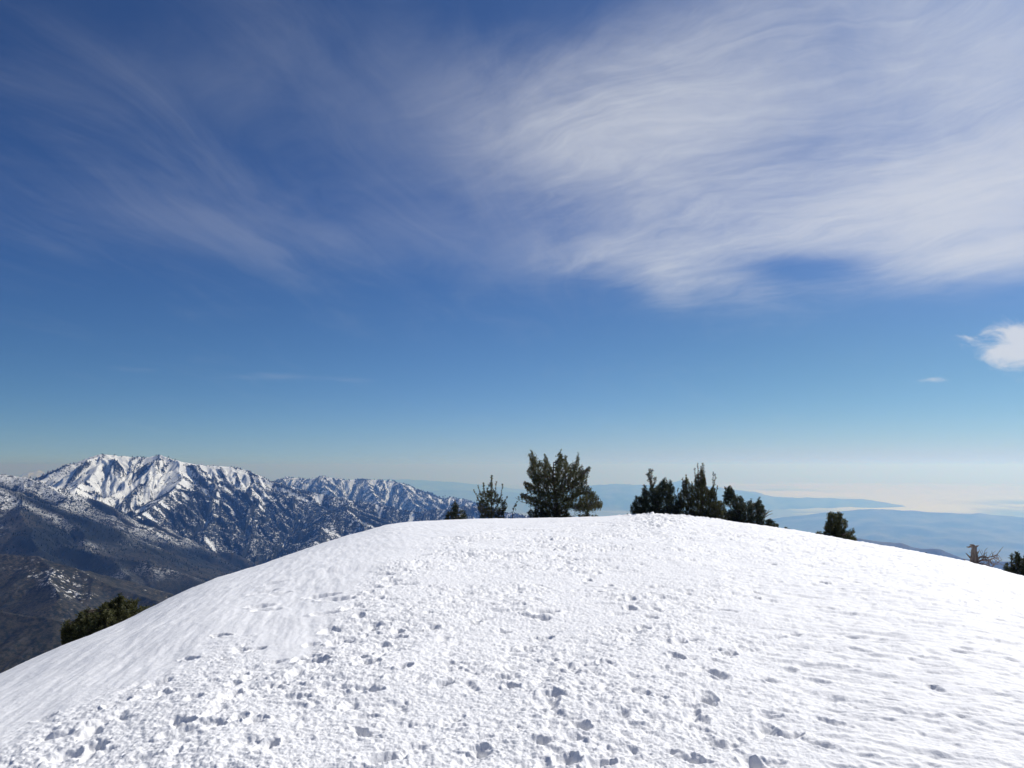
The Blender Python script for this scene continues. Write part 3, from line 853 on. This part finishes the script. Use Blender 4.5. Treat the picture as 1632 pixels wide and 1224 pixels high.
def pine(label, poly, trunk, dist, density, leaders=(), needle=0.09, shoot=(0.22, 0.42), width=0.016, n_need=34, mat=None, depth=0.8, name='pine_tree',
         cat='pine tree', group=None, trunk_r=0.10, upright=0.7, dead=()):
    """poly: crown outline in photo pixels; trunk: polyline of pixels base to top; leaders: extra stems / spires"""
    base_xy = at(trunk[0][0], trunk[0][1], dist)
    bx, by = base_xy[0], base_xy[1]
    bz = snow_z(bx, by) - 0.05
    org = np.array([bx, by, bz])
    fwdv = np.array([bx, by, 0]) / math.hypot(bx, by)
    root = empty(name, org, label=label, cat=cat, group=group)
    w, c = Geo(), Geo()

    def wp(px, py, off=0.0):
        p = at(px, py, dist + off)
        return p

    tp = np.array([org] + [wp(a, b) for a, b in trunk[1:]])
    stems = [tp]
    tube(w, tp, np.linspace(trunk_r, trunk_r * 0.16, len(tp)), 7)
    for L in leaders:
        off = rng.uniform(-0.5, 0.5) * depth
        q = np.array([wp(a, b, off * min(1, i / 1.0)) for i, (a, b) in enumerate(L)])
        tt = np.linspace(0, 1, 6); k = np.linspace(0, 1, len(q))
        q = np.stack([np.interp(tt, k, q[:, i]) for i in range(3)], -1)
        stems.append(q); tube(w, q, np.linspace(trunk_r * 0.26, 0.010, len(q)), 5)
        Ln = np.linalg.norm(q[-1] - q[0]); n = max(3, int(Ln / 0.10))
        for i in range(n):
            t = (i + rng.random()) / n
            if t < 0.12: continue
            p = np.array([np.interp(t, tt, q[:, j]) for j in range(3)])
            d = np.array([rng.normal(0, .5), rng.normal(0, .5), rng.uniform(0.5, 1.2)]); d /= np.linalg.norm(d)
            brush(c, p, p + d * rng.uniform(*shoot) * (0.6 - 0.25 * t), needle, int(n_need * .8), width, rng.random())
        brush(c, q[-1] - (q[-1] - q[-2]) * .6, q[-1], needle, n_need, width, rng.random())
    P = np.asarray(poly, float)
    x0, y0 = P.min(0); x1, y1 = P.max(0)
    mpp = dist / FPX
    area = 0.5 * abs(np.dot(P[:, 0], np.roll(P[:, 1], 1)) - np.dot(P[:, 1], np.roll(P[:, 0], 1))) * mpp * mpp
    n = int(area * density * 2.3); width = width * 1.55; shoot = (shoot[0] * 1.1, shoot[1] * 1.1)
    allst = np.concatenate([np.stack([np.interp(np.linspace(0, 1, 24), np.linspace(0, 1, len(s)), s[:, i]) for i in range(3)], -1) for s in stems])
    cx = np.interp(0, [0, 1], [trunk[-1][0]] * 2)
    k = 0; tries = 0
    while k < n and tries < n * 30:
        tries += 1
        px, py = rng.uniform(x0, x1), rng.uniform(y0, y1)
        if not inside(poly, px, py): continue
        # half the crown's width at this height sets how far it reaches toward and away from us
        xs = [xx for xx in np.linspace(x0, x1, 24) if inside(poly, xx, py)]
        half = max((xs[-1] - xs[0]) * 0.5, 3) if len(xs) > 1 else 3
        mid = (xs[-1] + xs[0]) * 0.5 if len(xs) > 1 else px
        ell = math.sqrt(max(1 - ((px - mid) / (half + 1)) ** 2, 0.05))
        off = rng.uniform(-1, 1) * half * mpp * depth * ell
        tip = wp(px, py, off)
        k += 1
        out = tip - np.array([*tp[0][:2], tip[2]])
        out = out + (fwdv * off * 0.5)
        o = out / (np.linalg.norm(out) + 1e-6)
        d = o * (1 - upright) + np.array([0, 0, upright]) + rng.normal(0, .22, 3); d /= np.linalg.norm(d)
        L = rng.uniform(*shoot)
        brush(c, tip - d * L, tip, needle, n_need, width, np.clip(rng.normal(.5, .25), 0, 1))
        if k % 3 == 0:
            st = allst[(allst[:, 2] < tip[2] + 0.1)]
            if len(st):
                dd = np.linalg.norm(st[:, :2] - tip[:2], axis=1) * 0.7 + np.abs(tip[2] - 0.35 * np.linalg.norm(st[:, :2] - tip[:2], axis=1) - st[:, 2])
                s = st[dd.argmin()]
                bpts = bend(s, tip - d * L * 0.3, 0.12)
                tube(w, bpts, np.linspace(0.028, 0.008, len(bpts)), 4)
    w.build('trunk', M_BARK, root, org)
    c.build('crown', mat or M_NEEDLE, root, org, smooth=False)
    for q in dead:
        gd = Geo(); pts = np.array([wp(*p) for p in q]); tube(gd, pts, np.linspace(0.03, 0.010, len(pts)), 5)
        o_ = gd.build('dead_branch', M_DEAD, root, org); o_['label'] = 'bare grey dead branch'
    return root


def zz3(*p): return [(690 + a / 5.44, 700 + b / 5.44) for a, b in p]
def zz4(*p): return [(980 + a / 5.44, 720 + b / 5.44) for a, b in p]
def zz5(*p): return [(1270 + a / 4.508, 760 + b / 4.508) for a, b in p]
def zz8(*p): return [(80 + a / 9.067, 930 + b / 9.067) for a, b in p]


GRP = 'pines behind the snowy crest'
D0 = 53.0
big = zz3((832, 120), (860, 98), (885, 150), (895, 200), (925, 165), (955, 185), (970, 130), (1000, 175), (1025, 240), (1035, 310), (1062, 320), (1068, 190), (1095, 110), (1125, 130), (1150, 140),
          (1180, 240), (1215, 190), (1238, 210), (1260, 130), (1285, 210), (1305, 262), (1372, 236), (1345, 300), (1335, 372), (1385, 440), (1470, 535), (1470, 580), (1350, 612), (1240, 602), (1160, 585),
          (1180, 640), (1230, 690), (900, 700), (850, 660), (820, 640), (830, 605), (900, 590), (850, 560), (740, 500), (760, 465), (830, 490), (905, 505), (900, 480), (810, 440), (775, 378), (822, 362),
          (880, 400), (860, 340), (805, 290), (830, 240))
pine('largest dark green pine with a broad many-topped crown on the snowy crest', big, zz3((1075, 760), (1080, 600), (1060, 470), (1040, 330), (1045, 200)), D0, 70,
     leaders=[zz3((1050, 500), (900, 340), (852, 105)), zz3((1050, 470), (980, 300), (970, 135)), zz3((1070, 450), (1090, 300), (1107, 95)), zz3((1080, 450), (1150, 300), (1155, 150)),
              zz3((1090, 460), (1220, 320), (1262, 130)), zz3((1090, 480), (1270, 350), (1362, 240)), zz3((1060, 520), (900, 440), (785, 375)), zz3((1060, 600), (900, 550), (760, 475)),
              zz3((1090, 590), (1300, 590), (1465, 570)), zz3((1090, 560), (1260, 480), (1400, 470)), zz3((1070, 660), (930, 640), (815, 640))], trunk_r=0.15, shoot=(.22, .42), needle=.095, group=GRP,
     dead=[zz3((960, 600), (850, 560), (770, 545), (712, 505)), zz3((1045, 330), (1048, 260), (1045, 198)), zz3((870, 200), (900, 140), (880, 112)), zz3((1200, 600), (1320, 605), (1430, 590))])
pine('low dark green pine tuft beside the largest pine, under its right-hand branches', zz3((1245, 690), (1260, 655), (1300, 640), (1330, 632), (1370, 650), (1430, 660), (1430, 700), (1330, 700)), zz3((1340, 730), (1340, 660)), D0 - 1, 80,
     trunk_r=.05, group=GRP, shoot=(.16, .3), needle=.08)
pine('slender open young pine with upright candle-like shoots left of the largest pine', zz3((380, 480), (420, 450), (470, 440), (500, 330), (525, 420), (570, 470), (600, 500), (640, 560), (625, 700), (420, 700), (385, 600)),
     zz3((510, 740), (508, 560), (505, 320)), D0 - 2, 52,
     leaders=[zz3((500, 680), (420, 580), (352, 440)), zz3((500, 640), (430, 540), (392, 408)), zz3((505, 600), (450, 500), (440, 385)), zz3((505, 560), (508, 450), (506, 315)), zz3((510, 580), (540, 480), (550, 372)),
              zz3((515, 640), (590, 520), (604, 388)), zz3((515, 680), (600, 600), (642, 500)), zz3((505, 690), (440, 640), (400, 560)), zz3((515, 690), (580, 650), (615, 590)), zz3((505, 560), (480, 470), (470, 430)),
              zz3((440, 500), (438, 420), (438, 382)), zz3((505, 480), (508, 380), (510, 320))],
     trunk_r=.07, group=GRP, shoot=(.14, .26), needle=.075)
pine('small dense conical pine, leftmost on the snowy crest', zz3((108, 640), (150, 622), (160, 575), (190, 538), (225, 575), (245, 612), (290, 622), (305, 700), (105, 715)), zz3((200, 745), (195, 640), (192, 545)), D0 - 4, 75,
     leaders=[zz3((197, 650), (195, 600), (192, 540))], trunk_r=.06, mat=M_NEEDLE_DARK, group=GRP, shoot=(.16, .3), needle=.085)
pine('thin leaning pine sapling between the slender pine and the largest pine', zz3((688, 610), (705, 570), (728, 545), (735, 570), (715, 610)), zz3((690, 740), (692, 640), (705, 590), (728, 545)), D0 - 1, 30,
     leaders=[zz3((692, 640), (706, 590), (730, 540))], trunk_r=.03, group=GRP, shoot=(.1, .18), needle=.06, name='pine_sapling', cat='sapling')
pine('bushy dark pine with one long tufted top, left end of the dense clump', zz4((138, 470), (180, 405), (230, 390), (240, 305), (275, 320), (315, 285), (340, 310), (390, 275), (420, 230), (480, 260), (520, 312), (530, 350), (560, 420),
     (575, 580), (400, 585), (140, 575)), zz4((370, 620), (370, 450), (320, 300)), D0 - 4, 60,
     leaders=[zz4((340, 420), (322, 330), (312, 262)), zz4((322, 330), (306, 262), (292, 215), (300, 162)), zz4((312, 290), (300, 235), (282, 200)), zz4((310, 280), (312, 220), (318, 165)), zz4((322, 330), (338, 280), (347, 235)), zz4((400, 420), (430, 320), (425, 235)), zz4((430, 420), (480, 330), (485, 262)), zz4((300, 480), (220, 420), (185, 400)),
              zz4((310, 400), (262, 340), (258, 300))],
     trunk_r=.13, mat=M_NEEDLE_DARK, group=GRP, shoot=(.24, .42), needle=.125, n_need=44,
     dead=[zz4((135, 580), (140, 530), (138, 495))])
tuft_parent = bpy.data.objects.get('pine_tree.003')
pine('tall grey-green pine with several narrow spires, middle of the dense clump', zz4((560, 350), (590, 260), (618, 215), (640, 260), (680, 290), (700, 200), (735, 180), (760, 130), (785, 230), (800, 300), (825, 330), (850, 290), (880, 330),
     (885, 410), (940, 430), (970, 520), (985, 620), (860, 625), (740, 615), (555, 590), (540, 450)), zz4((760, 640), (755, 450), (755, 250), (758, 120)), D0 - 3.5, 140,
     leaders=[zz4((640, 480), (615, 330), (618, 200)), zz4((620, 400), (590, 310), (588, 232)), zz4((730, 420), (700, 300), (692, 140)), zz4((740, 360), (722, 220), (718, 108)), zz4((755, 300), (757, 180), (758, 100)),
              zz4((752, 360), (750, 230), (742, 130)), zz4((770, 320), (775, 220), (770, 120)), zz4((820, 480), (852, 330), (853, 178)), zz4((840, 380), (868, 260), (868, 200)), zz4((850, 430), (880, 360), (888, 300)),
              zz4((640, 480), (670, 360), (672, 270)), zz4((580, 480), (548, 400), (546, 320))], trunk_r=.12, group=GRP, shoot=(.15, .28), needle=.068, width=.013, n_need=30)
pine('dark ragged pine sloping down to the right, right end of the dense clump', zz4((935, 385), (960, 315), (1000, 300), (1040, 365), (1110, 392), (1122, 440), (1160, 425), (1190, 432), (1215, 445), (1252, 402), (1290, 465), (1312, 515),
     (1290, 575), (1300, 660), (1140, 650), (950, 625), (950, 520), (1000, 500), (985, 450), (945, 440)), zz4((1090, 680), (1080, 520), (1010, 330)), D0 - 5, 88,
     leaders=[zz4((1040, 480), (1000, 380), (992, 300)), zz4((1030, 440), (965, 380), (958, 315)), zz4((1100, 500), (1090, 440), (1085, 385)), zz4((1180, 560), (1175, 480), (1178, 425)), zz4((1230, 560), (1245, 470), (1252, 402)),
              zz4((1000, 470), (950, 420), (938, 380))],
     trunk_r=.11, mat=M_NEEDLE_DARK, group=GRP, shoot=(.18, .34), needle=.088,
     dead=[zz4((1270, 600), (1300, 550), (1325, 520), (1338, 502)), zz4((1300, 555), (1335, 522), (1366, 510)), zz4((1290, 575), (1330, 548), (1368, 536))])
pine('low dark rounded pine shrub at the foot of the ragged pine', zz4((1285, 640), (1295, 590), (1330, 572), (1370, 592), (1405, 605), (1420, 640), (1415, 680), (1290, 670)), zz4((1350, 700), (1350, 610)), D0 - 7, 80, trunk_r=.05,
     mat=M_NEEDLE_DARK, group=GRP, shoot=(.18, .3), needle=.09, name='pine_shrub', cat='pine shrub')
pine('tiny pine tip just showing over the snow between the clump and the lone small pine', zz4((1455, 690), (1470, 655), (1482, 635), (1496, 660), (1525, 675), (1530, 695)), zz4((1485, 720), (1483, 650)), D0 - 9, 90, trunk_r=.03, mat=M_NEEDLE_DARK,
     group=GRP, shoot=(.14, .24), needle=.08, name='pine_sapling', cat='sapling')
pine('tiny pine sprig alone on the snow left of the dense clump', zz4((98, 560), (103, 535), (108, 528), (116, 545), (118, 560)), zz4((108, 580), (107, 540)), D0 - 5, 90, trunk_r=.02, mat=M_NEEDLE_DARK, group=GRP, shoot=(.1, .18), needle=.06,
     name='pine_sapling', cat='sapling')
pine('lone small bushy pine on the right-hand snow slope', zz5((222, 262), (262, 258), (330, 262), (332, 292), (360, 312), (352, 372), (385, 390), (412, 388), (418, 420), (435, 490), (300, 480), (135, 440), (142, 398), (180, 408), (205, 388), (190, 332), (218, 312)),
     zz5((275, 520), (275, 400), (272, 268)), 40, 85, leaders=[zz5((275, 360), (260, 300), (240, 262)), zz5((275, 360), (290, 300), (300, 262)), zz5((280, 420), (360, 420), (405, 392)), zz5((270, 430), (200, 420), (148, 400))],
     trunk_r=.08, mat=M_NEEDLE, group=GRP, shoot=(.18, .34), needle=.10, n_need=40)
for lab, pl, tr0, dd in (
        ('low pine shrub barely rising over the snow, just right of the lone small pine', zz5((525, 505), (540, 488), (575, 482), (620, 495), (655, 508), (650, 530), (530, 515)), zz5((585, 545), (585, 495)), 38),
        ('flat-topped low pine shrub in front of the blue hill', zz5((665, 520), (675, 505), (705, 502), (722, 512), (718, 535), (670, 530)), zz5((692, 550), (692, 512)), 37),
        ('low twiggy pine shrub in front of the blue hill, nearest the dead snag', zz5((872, 572), (880, 552), (915, 545), (928, 552), (936, 542), (942, 560), (940, 585), (875, 580)), zz5((908, 600), (910, 556)), 35)):
    pine(lab, pl, tr0, dd, 95, trunk_r=.03, mat=M_NEEDLE_DARK, group=GRP, shoot=(.12, .22), needle=.07, name='pine_shrub', cat='pine shrub', depth=.6)
pine('dark green pine cut off by the right edge of the view', zz5((1495, 720), (1488, 650), (1508, 622), (1545, 655), (1535, 572), (1562, 602), (1575, 548), (1598, 552), (1602, 592), (1640, 570), (1700, 540), (1740, 640), (1780, 800), (1632, 790), (1520, 735)),
     zz5((1660, 850), (1650, 700), (1650, 560)), 30, 75, leaders=[zz5((1590, 720), (1580, 640), (1583, 548)), zz5((1570, 700), (1545, 640), (1542, 568)), zz5((1560, 720), (1520, 680), (1506, 625)), zz5((1620, 700), (1640, 640), (1640, 570))],
     trunk_r=.1, mat=M_NEEDLE_DARK, group=GRP, shoot=(.18, .32), needle=.085)
pine('broad rounded green pine bush below the snow slope in the lower left', zz8((150, 660), (170, 620), (220, 560), (330, 560), (385, 500), (400, 430), (520, 370), (600, 385), (680, 380), (740, 300), (860, 262), (960, 205), (1020, 172), (1080, 215), (1240, 250),
     (1300, 310), (1400, 325), (1500, 345), (1640, 400), (1560, 640), (900, 960), (200, 1030), (170, 900), (190, 780)), zz8((800, 1100), (820, 700), (900, 420)), 21.5, 150,
     leaders=[zz8((830, 700), (600, 560), (520, 380)), zz8((850, 650), (950, 400), (1010, 180)), zz8((850, 700), (1150, 480), (1240, 260)), zz8((800, 760), (450, 650), (230, 570)), zz8((900, 650), (1250, 500), (1480, 350))],
     trunk_r=.13, shoot=(.14, .26), needle=.075, n_need=40, width=.012, name='pine_bush', cat='pine bush')

# dead snag with a horned broken top and a tangle of bare branches
sd = 33.0
sb = at(1551, 905, sd); sb[2] = snow_z(sb[0], sb[1]) - .05
sr = empty('dead_tree', sb, label='weathered dead tree snag with a broken horned top and bare branches', cat='dead tree')


def s5(x, y, off=0.0): return at(1270 + x / 4.508, 760 + y / 4.508, sd + off)


gg = Geo()
tpts = [sb, s5(1268, 640), s5(1268, 600), s5(1276, 565), s5(1272, 530), s5(1275, 505), s5(1268, 490)]
tube(gg, tpts, [.15, .125, .115, .12, .095, .08, .04], 9)
gg.build('trunk', M_DEAD, sr, sb)
for q, r0 in (([(1270, 505, 0), (1248, 500, .05), (1232, 506, .08), (1220, 502, .1)], .06), ([(1266, 500, 0), (1256, 488, 0), (1243, 486, -.05)], .05), ([(1278, 512, 0), (1292, 498, .05), (1306, 494, .08)], .06),
              ([(1262, 590, 0), (1240, 575, -.1), (1214, 548, -.2)], .05), ([(1260, 632, 0), (1230, 615, -.2), (1198, 592, -.3)], .05), ([(1258, 645, 0), (1222, 630, .2), (1186, 602, .25)], .04), ([(1285, 560, 0), (1300, 545, .1), (1308, 532, .15)], .05)):
    a = Geo(); pts = [s5(*p) for p in q]; tube(a, pts, np.linspace(r0, .012, len(pts)), 6); a.build('branch', M_DEAD, sr, sb)
M_TWIG = mat_bark('grey_twigs', (0.11, 0.085, 0.075), (0.24, 0.19, 0.165))
for k, q in enumerate(([(1285, 610), (1320, 575), (1370, 580), (1412, 570), (1442, 562)], [(1285, 605), (1330, 600), (1380, 598), (1425, 580), (1450, 585)], [(1285, 620), (1340, 590), (1390, 610), (1420, 640)],
                       [(1285, 620), (1330, 625), (1380, 640), (1410, 668)], [(1280, 630), (1310, 640), (1345, 660), (1360, 675)], [(1280, 600), (1305, 580), (1335, 568), (1360, 575)], [(1285, 630), (1330, 655), (1385, 660), (1400, 678)])):
    a = Geo(); off = rng.uniform(-.6, .6)
    pts = np.array([s5(x, y, off * i / 4) for i, (x, y) in enumerate(q)])
    tube(a, pts, np.linspace(.032, .010, len(pts)), 5)
    o = a.build('branch', M_TWIG, sr, sb)
    tw = Geo()
    for i in range(14):
        j = rng.integers(1, len(pts)); t = rng.random(); p = pts[j - 1] + (pts[j] - pts[j - 1]) * t
        d = rng.normal(0, 1, 3); d[2] = d[2] * .9 - .1; d /= np.linalg.norm(d); L = rng.uniform(.12, .42)
        tube(tw, [p, p + d * L * .5 + rng.normal(0, .03, 3), p + d * L + rng.normal(0, .04, 3)], [.011, .008, .005], 4)
    tw.build('twig', M_TWIG, o, sb)

# ------------------------------------------------------------------ haze
hz_v = []
x0, x1, y0, y1, z0, z1 = -130000, 130000, -130000, 130000, FLOOR - 60, 260.0
for x in (x0, x1):
    for y in (y0, y1):
        for z in (z0, z1):
            hz_v.append((x, y, z))
hz_f = [(0, 1, 3, 2), (4, 6, 7, 5), (0, 4, 5, 1), (2, 3, 7, 6), (0, 2, 6, 4), (1, 5, 7, 3)]
mh = bpy.data.materials.new('haze'); mh.use_nodes = True
th_ = mh.node_tree; th_.nodes.clear()
pv = th_.nodes.new('ShaderNodeVolumePrincipled'); oh = th_.nodes.new('ShaderNodeOutputMaterial')
pv.inputs['Color'].default_value = (0.16, 0.38, 1.0, 1)
pv.inputs['Absorption Color'].default_value = (0.91, 0.945, 1, 1)
pv.inputs['Density'].default_value = 6.8e-5
pv.inputs['Anisotropy'].default_value = 0.43
th_.links.new(pv.outputs[0], oh.inputs['Volume'])
hz = mesh_obj('haze', np.array(hz_v), np.array(hz_f), mh, smooth=False)
tag(hz, kind='stuff')
